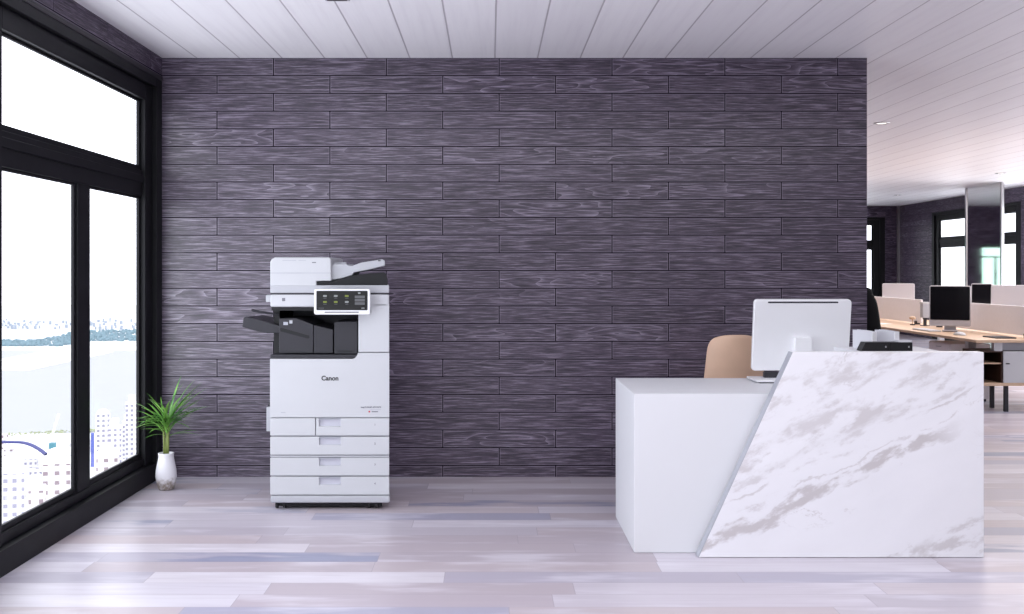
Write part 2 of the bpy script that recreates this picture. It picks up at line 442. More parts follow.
def window(name, mp, u0, u1, splits, wz0, wz1, base=True, inner=True):
    """black framed glazing. mp(u, w, z): u along the wall, w outwards from the wall face.
    fixed strip of glass on top, transom, opening panes below split at `splits`"""
    root = bpy.data.objects.new(name, None); COL.objects.link(root); root['kind'] = 'structure'
    def bx(bm, u0, u1, w0, w1, z0, z1):
        a = mp(u0, w0, z0); b = mp(u1, w1, z1)
        box(bm, min(a[0], b[0]), max(a[0], b[0]), min(a[1], b[1]), max(a[1], b[1]), z0, z1)
    zt0, zt1 = 1.877, 2.072              # transom
    cz, st = 0.11, 0.14       # casing, step, sash widths
    W = 0.14
    f = bmn()                            # casing, face nearly flush with the wall
    bx(f, u0, u0 + cz, 0.0, W, wz0, wz1); bx(f, u1 - cz, u1, 0.0, W, wz0, wz1)
    bx(f, u0 + cz, u1 - cz, 0.0, W, wz1 - 0.06, wz1)
    bx(f, u0 + cz, u1 - cz, 0.0, W, wz0, wz0 + 0.12)
    obj('casing', f, 'black_frame', root, bevel=0.004)
    f = bmn(); a, b = u0 + cz, u1 - cz; z0, z1 = wz0 + 0.12, wz1 - 0.06
    bx(f, a, a + st, 0.031, .082, z0, z1); bx(f, b - st, b, 0.031, .082, z0, z1)
    bx(f, a + st, b - st, 0.031, .082, z1 - 0.105, z1); bx(f, a + st, b - st, 0.045, .082, z0, z0 + 0.055)
    obj('inner_frame', f, 'black_frame', root, bevel=0.004)
    a, b = a + st, b - st; z0, z1 = z0 + 0.055, z1 - 0.105
    f = bmn(); bx(f, a, b, 0.051, 0.082, zt0 + 0.012, zt1 - 0.012)
    bx(f, a, b, 0.040, 0.051, zt0 + 0.10, zt1 - 0.045)
    obj('transom', f, 'black_frame', root, bevel=0.004)
    # top light
    def sash(nm, ua, ub, za, zb, s):
        q = bmn()
        bx(q, ua, ua + s, 0.062, 0.080, za, zb); bx(q, ub - s, ub, 0.062, 0.080, za, zb)
        bx(q, ua + s, ub - s, 0.062, 0.080, zb - s * .55, zb); bx(q, ua + s, ub - s, 0.062, 0.080, za, za + s)
        o = obj(nm, q, 'black_frame', root, bevel=0.003)
        g = bmn(); bx(g, ua + s - .005, ub - s + .005, 0.070, 0.076, za + s - .005, zb - s * .55 + .005)
        obj('pane', g, 'glass', o)
    sash('top_sash', a, b, zt1 - 0.012, z1, 0.03)
    edges = [a] + [x for sp in splits for x in (sp - 0.088, sp + 0.088)] + [b]
    for i in range(0, len(edges), 2):
        sash('sash', edges[i], edges[i + 1], z0, zt0 + 0.012, 0.03)
    for sp in splits:
        f = bmn(); bx(f, sp - 0.088, sp + 0.088, 0.051, 0.082, z0, zt0 + 0.012)
        obj('mullion', f, 'black_frame', root, bevel=0.004)
    return root

left = lambda u, w, z: (XW - w, u, z)
right = lambda u, w, z: (XR + w, u, z)
rear = lambda u, w, z: (u, DB + w, z)
ZH = 2.69
window('window_1', left, 4.625, 7.149, (5.91,), 0.0, ZH)
window('window_2', left, 2.36, 4.624, (3.55,), 0.0, ZH)
window('window_3', left, -0.03, 2.359, (1.16,), 0.0, ZH)
# beam of dark wood over the window wall, with a ridged trim strip below it
w = bmn(); box(w, XW - 0.16, XW, -3.0, D, ZH + 0.03, ZC); box(w, XW - 0.16, XW, -3.0, -0.031, 0, ZH + 0.03)
box(w, XW - 0.16, XW - 0.001, D, DB + .16, 0, ZC)
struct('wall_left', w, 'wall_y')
t = bmn()
for i in range(5): box(t, XW - 0.1, XW + 0.004 + 0.002 * (i % 2), -0.03, D - 0.001, ZH + 0.0005 + i * 0.0058, ZH + 0.0055 + i * 0.0058)
struct('trim_1', t, plain('dark_ridged_trim', (0.03, 0.026, 0.034), 0.5, 0, .1, 20))

# office walls round their windows
w = bmn()
RW = ((6.6, 10.0), (10.7, 14.1), (14.5, 17.9), (18.05, 21.70))
prev = -3.0
for a, b in RW:
    box(w, XR, XR + .16, prev, a, 0, ZC); box(w, XR, XR + .16, a, b, 2.60, ZC); prev = b
box(w, XR, XR + .16, prev, DB + .16, 0, ZC)
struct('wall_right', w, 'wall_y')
for i, (a, b) in enumerate(RW):
    window('window_%d' % (4 + i), right, a + .001, b - .001, ((a + b) / 2 + .28,), 0.0, 2.599)
w = bmn()
box(w, XW, 4.55, DB, DB + .16, 0, ZC); box(w, 4.55, 5.68, DB, DB + .16, 1.98, ZC)
box(w, 5.68, 7.0, DB, DB + .16, 0, ZC); box(w, 7.0, 8.80, DB, DB + .16, 2.60, ZC)
box(w, 8.80, XR, DB, DB + .16, 0, ZC)
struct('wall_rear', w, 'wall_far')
window('window_8', rear, 7.001, 8.799, (7.75,), 0.0, 2.599)
# green glazed door at the end of the office, seen in the mirrored panel
dr = bpy.data.objects.new('door_1', None); COL.objects.link(dr); dr['kind'] = 'structure'
f = bmn()
box(f, 4.551, 4.60, DB + .02, DB + .10, 0, 1.979); box(f, 5.63, 5.679, DB + .02, DB + .10, 0, 1.979)
box(f, 4.60, 5.63, DB + .02, DB + .10, 1.92, 1.979); box(f, 4.60, 5.63, DB + .03, DB + .09, 1.70, 1.73)
box(f, 5.30, 5.33, DB + .03, DB + .09, 0, 1.70)
obj('door_frame', f, 'black_frame', dr)
obj('pane', B(4.60, 5.63, DB + .055, DB + .065, 0, 1.92), 'green_glass', dr)
struct('trim_2', B(XR - .05, XR - .0, DB - .05, DB - .0, 0, ZC), 'steel')

# ------------------------------------------------------------------ reception desk
desk = thing('reception_desk', 'white reception desk with a slanted marble front panel', 'reception desk', (0.715, 5.222, 0))
bx_ = lambda *a: B(*a)
b = bmn(); box(b, 0.0, 1.62, 0.0, 0.765, 0.001, 0.791)
obj('body', b, 'desk_white', desk, bevel=0.003)
o = obj('raised_counter', B(1.14, 1.585, 0.012, 0.455, 0.791, 0.992), 'desk_white', desk, bevel=0.003)
s = 5.132 / F
X_ = lambda px: (px - 490) * s - 0.715
pts = [(X_(699), 0.002), (X_(984), 0.002), (X_(984), 1.004), (X_(793), 1.004)]
o = obj('marble_panel', prism(bmn(), pts, -0.09, -0.022), 'marble', desk, bevel=0.003)
obj('slab_edge', prism(bmn(), [(X_(698.2), 0.004), (X_(699) - .0005, 0.004), (X_(793) - .0005, 1.003), (X_(792.2), 1.003)], -0.088, -0.024), 'midgrey', desk)
obj('shadow_gap', prism(bmn(), [(X_(712), 0.02), (X_(978), 0.02), (X_(978), 0.985), (X_(800), 0.985)], -0.022, -0.0005), 'charcoal', desk)
o['label'] = 'white marble slab with beige veins and a slanted left edge'

# ------------------------------------------------------------------ monitors
def monitor_parts(root, wd, ht, zb, tilt, back, front, thick=0.03, neckw=0.09, foot=(0.3, 0.2), slot=False, facing=1):
    """screen faces +Y*facing side; back shows on the other side"""
    sh = bmn(); prism(sh, rrect(-wd / 2, wd / 2, 0, ht, 0.02), 0.0, thick)
    mt = Matrix.Translation((0, 0, zb)) @ Matrix.Rotation(tilt, 4, 'X')
    bmesh.ops.transform(sh, matrix=mt, verts=sh.verts)
    shell = obj('housing', sh, back, root, bevel=0.006, seg=3)
    d_ = bmn(); y0, y1 = (thick, thick + .003)
    prism(d_, rrect(-wd / 2 + .012, wd / 2 - .012, 0.07, ht - .012, 0.006), y0, y1)
    bmesh.ops.transform(d_, matrix=mt, verts=d_.verts)
    obj('display', d_, front, root)
    if slot:
        q = bmn(); prism(q, rrect(-wd * .36, wd * .36, ht - .019, ht - .011, 0.0035), -0.002, 0.004)
        bmesh.ops.transform(q, matrix=mt, verts=q.verts)
        obj('vent_slot', q, 'charcoal', shell)
    nk = bmn()
    prism(nk, [(-neckw / 2 - .01, 0.012), (neckw / 2 + .012, 0.012), (neckw / 2 + .01, zb + .02), (neckw / 2 - .006, zb + ht * .47), (-neckw / 2, zb + ht * .47)], -0.045 - math.sin(max(0, tilt)) * ht * .47, -0.012)
    obj('neck', nk, back, root, bevel=0.004)
    ft = bmn(); prism(ft, rrect(-foot[0] / 2, foot[0] / 2, 0.006, 0.018, 0.004), -foot[1] * .6, foot[1] * .4)
    f_ = obj('foot', ft, back, root, bevel=0.003)
    obj('foot_pad', B(-foot[0] * .46, foot[0] * .46, -foot[1] * .57, foot[1] * .36, 0.0005, 0.006), 'charcoal', f_)

cx = (802 - 490) * 5.79 / F
mon = thing('desktop_monitor', 'large white desktop monitor seen from behind on the reception desk', 'monitor', (cx, 5.83, 0.791))
monitor_parts(mon, 0.535, 0.402, 0.055, math.radians(9), 'silver', 'screen', 0.028, 0.095, (0.55, 0.22), True)
obj('hinge', prism(bmn(), rrect(-0.20, 0.20, 0.018, 0.05, 0.004), -0.008, 0.02), 'charcoal', mon)

# files and trays on the raised counter
def magazine_file(loc, rz, label):
    t = thing('magazine_file', label, 'magazine file', loc, rz, 'white magazine files on the counter')
    w_, l_, h_ = 0.042, 0.112, 0.098
    obj('side', prism(bmn(), [(-l_ / 2, 0), (l_ / 2, 0), (l_ / 2, h_ * .93), (0, h_ * .985), (-l_ / 2, h_)], -w_ / 2, -w_ / 2 + .003), 'grey_pale', t)
    obj('side', prism(bmn(), [(-l_ / 2, 0), (l_ / 2, 0), (l_ / 2, h_ * .93), (0, h_ * .985), (-l_ / 2, h_)], w_ / 2 - .003, w_ / 2), 'grey_pale', t)
    obj('spine', B(l_ / 2, l_ / 2 + .003, -w_ / 2, w_ / 2, 0, h_ * .93), 'paper', t)
    for i in range(3):
        y = -w_ / 2 + .006 + i * .0115
        obj('paper_block', B(-l_ / 2 + .004, l_ / 2 + .0045, y, y + .008, 0.002, h_ * .90), 'paper', t)
    return t
magazine_file((1.965, 5.52, 0.9925), math.radians(-52), 'left white magazine file behind the black tray boxes')
magazine_file((2.085, 5.53, 0.9925), math.radians(-52), 'right white magazine file behind the black tray boxes')
def tray_box(x0, x1, slant, label):
    t = thing('document_box', label, 'document box', ((x0 + x1) / 2, 5.34, 0.9925), 0, 'black document boxes on the counter')
    h = (x1 - x0) / 2
    obj('box_body', prism(bmn(), [(-h, 0), (h, 0), (h, .045), (-h + slant, .045)], 0, .075), 'black', t, bevel=0.0015)
    obj('label_holder', B(h - .022, h - .016, -.002, 0, .018, .027), 'steel', t)
    return t
tray_box(1.885, 2.028, 0.022, 'left black document box with a slanted end on the counter')
tb = tray_box(2.030, 2.145, 0.0, 'right black document box with a pale sheet on top')
obj('paper_sheet', B(-.01, .056, .004, .07, .0455, .054), 'grey_pale', tb)

# tan shell chair behind the desk
ch = thing('shell_chair', 'tan shell chair behind the reception desk', 'chair', ((733 - 490) * 6.42 / F, 6.42, 0))
sh = bmn(); NU, NV = 16, 26
prof = []
for j in range(NV + 1):
    tt = j / NV
    if tt < 0.42:                        # seat from front edge (away from camera) to the bend
        q = tt / 0.42; y = 0.42 - 0.40 * q; z = 0.46 - 0.012 * math.sin(q * PI); hw = 0.20 + 0.02 * math.sin(q * PI)
    else:
        q = (tt - 0.42) / 0.58; a = min(1, q / 0.3)
        y = 0.02 - 0.07 * math.sin(a * PI / 2) - 0.05 * q; z = 0.46 + 0.558 * (q ** 1.12)
        hw = 0.215 - 0.055 * q
        if q > 0.86: hw *= math.sqrt(max(0.0, 1 - ((q - 0.86) / 0.14) ** 2 * 0.42))
    prof.append((y, z, hw))
grid = []
for (y, z, hw) in prof:
    rowv = []
    for i in range(NU + 1):
        e = i / NU * 2 - 1
        curv = 0.05 * e * e
        rowv.append(sh.verts.new((hw * e, y + (curv if z > 0.5 else 0), z + (0.03 * e * e if z < 0.5 else 0) - (0.022 * abs(e) ** 3.2 if z > 1.0 else 0))))
    grid.append(rowv)
for a, b in zip(grid, grid[1:]):
    for i in range(NU): sh.faces.new((a[i], a[i + 1], b[i + 1], b[i]))
obj('shell', sh, 'tan', ch, smooth=True, solid=0.014, subd=1)
for sx in (-1, 1):
    for y0, y1 in ((0.06, -0.02), (0.32, 0.42)):
        obj('leg', tube(bmn(), [(sx * .12, y0, .445), (sx * .20, y1, 0.0)], [.016, .009]), 'oak', ch, smooth=True)

# ------------------------------------------------------------------ multifunction printer
PD = 6.15; PXC = (329.5 - 490) * PD / F
pr = thing('multifunction_printer', 'tall white office multifunction printer with four paper drawers', 'printer', (PXC, PD, 0))
def V(px, py, y=0.0):
    k = (PD + y) / F
    return ((px - 490) * k - PXC, EYE - (py - 271) * k)
def pbox(px0, px1, py0, py1, y0, y1):
    a = V(px0, py1, y0); b = V(px1, py0, y0)
    return draft(B(a[0], b[0], y0, y1, a[1], b[1]))
def draft(bm):                      # covers narrow slightly towards the rear of the machine
    for v_ in bm.verts:
        if v_.co.y > .02: v_.co.x *= 1 - .16 * v_.co.y / .52
    return bm
def pprism(pl, y0, y1): return draft(prism(bmn(), [V(x, y, y0) for x, y in pl][::-1], y0, y1))
def prr(px0, px1, py0, py1, r, y0, y1):
    a = V(px0, py1, y0); b = V(px1, py0, y0)
    return prism(bmn(), rrect(a[0], b[0], a[1], b[1], r), y0, y1)
DP = 0.52
obj('base_plinth', pbox(270, 390, 495.6, 503.2, 0.002, DP - .03), 'offwhite', pr, bevel=0.012, seg=4)
for cxp, cy in ((281, .06), (373, .06), (287, .42), (368, .42)):
    c = obj('caster', lathe(bmn(), [(0, .022), (.030, .022), (.030, .034), (0, .034)], 16), 'charcoal', pr)
    x = (cxp - 490) * (PD + .06) / F - PXC
    me = c.data; me.transform(Matrix.Translation((x, cy, 0.012)))
    for sgn in (-1, 1):
        wl = lathe(bmn(), [(0, -.008), (.020, -.008), (.022, 0), (.020, .008), (0, .008)], 16)
        bmesh.ops.transform(wl, matrix=Matrix.Translation((x + sgn * .022, cy, .0222)) @ Matrix.Rotation(PI / 2, 4, 'Y'), verts=wl.verts)
        obj('wheel', wl, 'rubber', c, smooth=True)
obj('under_shade', pbox(277, 383, 503.2, 506.2, 0.05, DP - .06), 'black', pr)  # black slab added as the dark shadow band under the plinth
# dark core behind the gaps between the panels
obj('chassis', pbox(271.5, 388.5, 360, 496.5, 0.02, DP - .01), 'midgrey', pr)
def drawer(px0, px1, py0, py1, handle, num):
    """front with a recessed grip cut out at its top edge"""
    r = 0.7
    if handle:
        h0, h1 = 319.2, 340.6; hy = py0 + 8.2
        pl = [(px0, py0), (h0, py0), (h0, hy), (h1, hy), (h1, py0), (px1, py0), (px1, py1), (px0, py1)]
        d = obj('drawer', pprism(pl, 0.0, 0.03), 'white', pr, bevel=0.004, seg=3)
        obj('grip_recess', pbox(h0 - .3, h1 + .3, py0 + .3, hy + .2, 0.016, 0.020), 'recess', d)
        obj('grip_lip', pbox(h0, h1, py0 + .3, py0 + 1.3, 0.002, 0.016), 'midgrey', d)
    else:
        d = obj('drawer', pbox(px0, px1, py0, py1, 0.0, 0.03), 'white', pr, bevel=0.004, seg=3)
    if num:
        x, z = V(375, (py0 + py1) / 2 - 2.2)
        text('drawer_number', num, 0.016, (x, -0.0004, z), 'ink_grey', d, 0.0004)
    return d
obj('side_cover', pbox(270, 315.2, 418.2, 435.7, 0.0, 0.03), 'white', pr, bevel=0.004, seg=3)
drawer(316.0, 389.3, 418.2, 435.7, True, '1')
drawer(270, 389.3, 436.8, 454.9, True, '2')
drawer(270, 389.3, 457.8, 475.7, True, '3')
drawer(270, 389.3, 476.8, 494.9, True, '4')
obj('joint_strip', pbox(270.2, 389.1, 455.5, 457.2, 0.003, 0.03), 'offwhite', pr)
# front door under the output cavity, with the rounded notch in its upper edge
arc = [(358 - 7 + 7 * math.sin(a), 352 + 7 * math.cos(a)) for a in [i / 6 * PI / 2 for i in range(7)]]
door = obj('front_door', pprism([(270, 358.9)] + arc + [(358, 352.9), (389.3, 352.9), (389.3, 417.3), (270, 417.3)], 0.0, 0.035), 'white', pr, bevel=0.005, seg=3)
x, z = V(330, 378.4); text('brand_lettering', 'Canon', 0.0375, (x, -0.0005, z), 'ink', door, 0.0012, sx=1.0)
x, z = V(381, 407.2); text('model_lettering', 'imageRUNNER ADVANCE', 0.0105, (x, -0.0005, z), 'ink_grey', door, 0.0004, align='RIGHT')
obj('grey_mark', pbox(370.5, 381, 409.3, 409.8, -0.0006, 0.002), 'midgrey', door)
obj('grey_mark', pbox(281, 285.4, 412.1, 413.0, -0.0006, 0.002), 'midgrey', door)
obj('red_mark', prr(368.5, 370.2, 410.8, 412.5, 0.003, -0.0008, 0.002), 'red', door)
obj('grey_mark', pbox(371.6, 378, 411.2, 412.2, -0.0006, 0.002), 'ink_grey', door)
# right tower cover
obj('tower_cover', pprism([(358.4, 352.1), (358.4, 313), (371, 313), (371, 305.5), (373, 303.9), (387.6, 303.9), (389.3, 305.5), (389.3, 352.1)], 0.0, 0.03), 'white', pr, bevel=0.004, seg=3)
obj('tower_top', pprism([(371.5, 305), (371.5, 302.6), (386.5, 302.6), (389.2, 304.6)], 0.004, 0.35), 'charcoal', pr, bevel=0.003)
obj('tower_side', pbox(358.8, 389.1, 305, 361, 0.025, DP), 'offwhite', pr)
# rear body and cavity of the output tray
obj('rear_body', pbox(270.5, 359, 306, 361, 0.40, DP), 'charcoal', pr)
obj('cavity_floor', pprism([(270.2, 358.6), (270.2, 354.6), (357.6, 354.6), (356.5, 356.6), (351.5, 358.6)], 0.0, 0.40), 'charcoal', pr, bevel=0.002)
obj('cavity_roof', pbox(271, 358, 306.5, 310.5, 0.03, 0.40), 'black', pr)
fin = obj('inner_finisher', pprism([(278.5, 353.2), (278.5, 318.5), (296, 318.3), (313, 324.6), (313, 353.2)], 0.03, 0.40), 'charcoal', pr, bevel=0.003)
obj('finisher_slot', pprism([(279.5, 328.4), (281, 327.6), (309, 335.6), (309.4, 338), (307.6, 338.6), (280, 331.4)], 0.028, 0.034), 'black', fin)
obj('warning_sticker', pbox(283, 287.5, 322, 325, 0.0285, 0.032), 'midgrey', fin)
obj('warning_sticker', pbox(289, 292, 320.3, 323.5, 0.0285, 0.032), 'offwhite', fin)
obj('inner_panel', pprism([(313.6, 353.2), (313.6, 325.0), (333, 329.5), (333, 353.2)], 0.032, 0.40), 'charcoal', pr, bevel=0.003)
rb = obj('fixing_unit_cover', pprism([(334.2, 353.8), (334.2, 323), (337, 321.6), (357.4, 321.6), (357.4, 353.8)], 0.020, 0.40), 'charcoal', pr, bevel=0.003)
obj('pull_slot', pbox(338, 352, 350.6, 351.6, 0.0185, 0.022), 'black', rb)
obj('cavity_column', pbox(271.5, 277.5, 309, 354.5, 0.12, 0.40), 'black', pr)
# output tray out to the left
obj('output_tray', pprism([(240.4, 326.8), (241.6, 318), (243.2, 316.8), (256, 319.2), (270, 323.2), (279, 325.8), (279, 333), (266, 333.4), (252, 330.4)], 0.06, 0.34), 'charcoal', pr, bevel=0.004)
wr = bmn()
for y_ in (0.10, 0.30):
    p = [V(252, 309.5 + (1.4 if y_ < .2 else 0), y_), V(262, 311.6 + (1.4 if y_ < .2 else 0), y_), V(279, 314.4, y_)]
    tube(wr, [(q[0], y_, q[1]) for q in p], 0.004, 6)
a_ = V(252, 310.2, .10); c_ = V(252, 309.5, .30)
tube(wr, [(a_[0], .10, a_[1]), (c_[0], .30, c_[1])], 0.004, 6)
obj('tray_support', wr, 'charcoal', pr)
# left handle box
sb = obj('side_hatch', pbox(264.2, 271, 407, 431.5, 0.10, 0.36), 'offwhite', pr, bevel=0.004)
obj('hatch_top', pprism([(264.8, 407), (267, 402), (271, 402), (271, 407)], 0.12, 0.34), 'charcoal', sb)
# scanner unit
sc_u = obj('scanner_unit', pbox(270, 389.2, 294.4, 307, 0.0, DP), 'white', pr, bevel=0.010, seg=4)
obj('reader_mark', pbox(282, 285.2, 298.0, 301.2, -0.0012, 0.003), 'ink_grey', sc_u)
obj('scanner_tab', pbox(265.6, 271.5, 295, 302.2, 0.02, 0.10), 'offwhite', sc_u, bevel=0.005)
obj('platen_gap', pbox(271, 388.5, 292.2, 295, 0.006, DP - .01), 'charcoal', pr)
obj('platen_cover', pbox(270, 389.2, 285.2, 293.0, 0.0, DP), 'offwhite', pr, bevel=0.006, seg=3)
adf = obj('document_feeder', pprism([(270, 286), (270, 262), (271.6, 258.8), (275, 257.4), (329, 257.4), (331, 259), (331.2, 281), (316.4, 281), (316.4, 286)], 0.0, 0.50), 'white', pr, bevel=0.009, seg=4)
obj('feeder_seam', pbox(270.3, 331.0, 272.7, 273.3, -0.0012, 0.004), 'midgrey', adf)
obj('feeder_marks', pbox(282.5, 296, 260.1, 260.8, -0.0008, 0.02), 'midgrey', adf)
obj('feeder_marks', pbox(298.5, 306, 260.1, 260.7, -0.0008, 0.02), 'midgrey', adf)
obj('feeder_lamp', pbox(312, 316, 262.0, 263.0, -0.0010, 0.02), 'ink_grey', adf)
obj('exit_bed', pprism([(316.4, 285.2), (316.4, 281.4), (331, 281.2), (345, 277.4), (356, 274.8), (384, 272.2), (386.2, 274), (387.6, 279.5), (387.8, 285.2)], 0.015, 0.48), 'black', pr, bevel=0.004)
obj('feeder_tray', pprism([(331, 280.2), (331, 266.5), (333.2, 263.8), (346.5, 263.8), (349, 265.8), (353, 265.6), (361, 262.6), (382.5, 259.2), (385.4, 260.6), (385.6, 265.6), (371, 269.4), (354, 272.6), (353, 275), (341, 278.6)], 0.03, 0.46), 'offwhite', pr, bevel=0.006, seg=3)
obj('paper_guide', pprism([(333.5, 265), (334, 262.2), (346, 262.2), (347, 265)], 0.10, 0.13), 'offwhite', pr)
obj('tray_knob', pbox(378.5, 381, 260.2, 261.2, 0.028, 0.05), 'charcoal', pr)
# tilted control panel
cp = bmn(); y_ = -0.10
a = V(314, 314.6, y_); b = V(370, 289, y_)
prism(cp, rrect(a[0], b[0], a[1], b[1], 0.011), y_, y_ + .022)
panel = obj('control_panel', cp, 'paper', pr, bevel=0.004, seg=3)
obj('panel_bracket', B(a[0] + .06, b[0] - .06, y_ + .020, 0.02, a[1] + .05, a[1] + .12), 'charcoal', pr)
def on_panel(nm, px0, px1, py0, py1, mat, par, dy, r=0.0015):
    q = V(px0, py1, y_); w_ = V(px1, py0, y_)
    return obj(nm, prism(bmn(), rrect(q[0], w_[0], q[1], w_[1], r, 3), y_ - dy, y_ + .004), mat, par)
scr = on_panel('touch_screen', 316.4, 367.6, 290.8, 310.2, 'lit_panel', panel, 0.0012, 0.004)
on_panel('panel_slot', 324.6, 358.8, 311.7, 312.6, 'charcoal', panel, 0.0012)
for i, ix in enumerate((325.0, 335.8, 346.8)):
    for j, iy in enumerate((296.0, 302.0)):
        g = (i + j) % 2 == (0 if i else 1)
        on_panel('screen_icon', ix - 1.9, ix + 1.9, iy - 1.0, iy + 0.9, 'lit_green' if g else 'lit_white', scr, 0.0020, .004)
        on_panel('icon_caption', ix - 1.6, ix + 1.6, iy + 2.0, iy + 2.4, 'lit_grey', scr, 0.0018, .0004)
for iy in (295.6, 298.9, 302.2):
    on_panel('screen_button', 354.8, 364.8, iy, iy + 2.6, 'lit_grey', scr, 0.0020)
on_panel('screen_mark', 358, 360.5, 292.3, 293.8, 'lit_white', scr, 0.0020, .003)
on_panel('screen_line', 318.5, 324, 307.9, 308.3, 'lit_grey', scr, 0.0018, .0004)
on_panel('screen_line', 361.5, 364.5, 307.7, 308.5, 'lit_white', scr, 0.0018, .0004)

# ------------------------------------------------------------------ potted plant
pl_ = thing('potted_plant', 'small palm plant in a white vase by the window', 'plant', (-2.075, 6.74, 0))
obj('vase', lathe(bmn(), [(0, 0), (.040, 0), (.049, .006), (.060, .045), (.066, .085), (.064, .125), (.055, .170), (.048, .205), (.0475, .222), (.050, .234), (.046, .236), (.043, .222), (.043, .212), (0, .212)], 40), 'vase', pl_, smooth=True)
obj('soil', lathe(bmn(), [(0, .2125), (.0425, .2125), (.040, .218), (0, .219)], 24), 'soil', pl_)
tops = []
for (x0, x1, zt) in ((-.010, -.016, .40), (.010, .014, .43), (.0, .004, .37)):
    obj('stem', tube(bmn(), [(x0, 0, .212), ((x0 + x1) / 2, 0.004, .30), (x1, 0, zt)], [.0085, .0075, .006], 8), 'stem', pl_, smooth=True)
    tops.append((x1, zt))
fo = bmn()
def leaf(base, az, el, L, wd, droop):
    n = 9; d = Vector((math.cos(az), math.sin(az), 0)); side = Vector((-math.sin(az), math.cos(az), 0))
    prev = None; p = Vector(base); e = el
    for i in range(n + 1):
        t = i / n
        wv = wd * (math.sin(PI * min(1, t * 0.92 + .08)) ** 0.7) * (1 - .25 * t)
        up = (-d * math.sin(e) + Vector((0, 0, 1)) * math.cos(e))
        a = fo.verts.new(p - side * wv + up * wv * .45); c = fo.verts.new(p); b = fo.verts.new(p + side * wv + up * wv * .45)
        if prev:
            fo.faces.new((prev[0], prev[1], c, a)); fo.faces.new((prev[1], prev[2], b, c))
        prev = (a, c, b)
        p = p + (d * math.cos(e) + Vector((0, 0, 1)) * math.sin(e)) * (L / n)
        e -= droop / n
LR = random.Random(11)
for i in range(58):
    bx0, bz0 = tops[i % 3]
    az = LR.uniform(0, 2 * PI)
    el = math.radians(LR.uniform(8, 78)); L = LR.uniform(.15, .27)
    if math.cos(az) > .25 and el > .55: L *= 1.28
    reach = bx0 + math.cos(az) * math.cos(el) * L * 1.05
    if reach < -.185: L *= .185 / abs(reach)
    leaf((bx0, 0, bz0 + LR.uniform(-.04, .02)), az, el, L, LR.uniform(.0065, .010), LR.uniform(.3, 1.15))
for az, el, L in ((0.05, 62, .36), (0.3, 54, .34), (-.15, 46, .32), (.1, 34, .29), (-.4, 60, .31), (3.0, 40, .22), (3.3, 24, .20), (2.9, 62, .26), (.5, 70, .33)):
    leaf((tops[1][0], 0, .42), az, math.radians(el), L, .009, .45)
obj('foliage', fo, 'leaf', pl_, smooth=True)

# ------------------------------------------------------------------ ceiling fittings
def downlight(x, y, label, lit=True):
    t = thing('ceiling_downlight', label, 'ceiling light', (x, y, ZC), 0, 'recessed downlights in the board ceiling')
    obj('trim_ring', lathe(bmn(), [(.045, 0), (.075, 0), (.075, -.006), (.068, -.010), (.045, -.006)], 28), 'steel', t, smooth=True)
    obj('lens', lathe(bmn(), [(0, -.0035), (.046, -.0035), (.046, -.0005), (0, -.0005)], 24), 'lamp', t)
    return t
downlight(3.83, 10.29, 'recessed downlight in the ceiling nearest the end of the plank wall')
downlight(7.75, 20.0, 'recessed downlight in the far ceiling near the back corner')
downlight(7.55, 15.55, 'recessed downlight in the ceiling above the mirrored panel')
vt = thing('ceiling_vent', 'small grey ceiling vent at the top edge above the printer', 'ceiling vent', (-.81, 5.48, ZC))
obj('vent_frame', B(-.065, .065, -.12, .12, -.012, -.0005), 'midgrey', vt, bevel=.003)
for i in range(5): obj('slat', B(-.052, .052, -.1 + i * .045, -.08 + i * .045, -.016, -.012), 'charcoal', vt)

# ------------------------------------------------------------------ far office
# mirrored floor-to-ceiling panel with steel edge posts
mp_ = thing('mirror_panel', 'tall mirrored panel with steel edges in front of the far windows', 'mirror', (8.30, 17.7, 0))
obj('mirror_sheet', B(0, .02, -.60, .61, 0.0, ZC - .004), 'mirror', mp_)
for y in (-.66, .61): obj('edge_post', B(-.015, .03, y, y + .05, 0.0, ZC - .002), 'steel', mp_, bevel=.004)

ZD = 0.72
def bench(name, label, x0, x1, y0, y1):
    t = thing(name, label, 'desk', (x0, y0, 0), 0)
    obj('tabletop', B(0, x1 - x0, 0, y1 - y0, ZD - .028, ZD), 'oak', t, bevel=.003)
    obj('cross_beam', B(.28, x1 - x0 - .06, .10, .16, ZD - .11, ZD - .0285), 'midgrey', t)
    obj('cross_beam', B(.06, x1 - x0 - .06, y1 - y0 - .4, y1 - y0 - .34, ZD - .10, ZD - .0285), 'midgrey', t)
    for lx, ly in ((.20, .60), (x1 - x0 - .12, .60), (.06, y1 - y0 - .40), (x1 - x0 - .12, y1 - y0 - .40)):
        obj('leg', B(lx, lx + .08, ly, ly + .08, 0, ZD - .0285), 'white', t, bevel=.004)
    obj('bracket', B(.20, .28, .04, .10, ZD - .112, ZD - .0285), 'white', t)
    return t
XE, XP = 4.79, 5.44
bench('office_desk', 'long pale oak bench desk behind the reception desk', XE, XE + 1.3, 10.37, 16.4)
bench('office_desk', 'second bench desk farther right, mostly hidden behind pale screens', 6.86, 8.0, 13.4, 16.6)

def screen(x, y0, y1, label, z1=1.04):
    t = thing('desk_partition', label, 'desk partition', (x, y0, ZD), 0, 'pale screens along the bench desks')
    obj('panel', B(-.012, .012, 0, y1 - y0, .022, z1 - ZD), 'partition', t, bevel=.004)
    for y in (.12, y1 - y0 - .22): obj('clamp', B(-.03, .03, y, y + .05, 0.0, .045), 'charcoal', t, bevel=.003)
    return t
screen(XP, 13.25, 16.2, 'pale desk screen left of the dark desktop screen')
screen(XP, 10.50, 12.93, 'pale desk screen right of the dark desktop screen')
screen(7.47, 13.6, 16.3, 'pale screen on the farther bench, between the silver monitors')

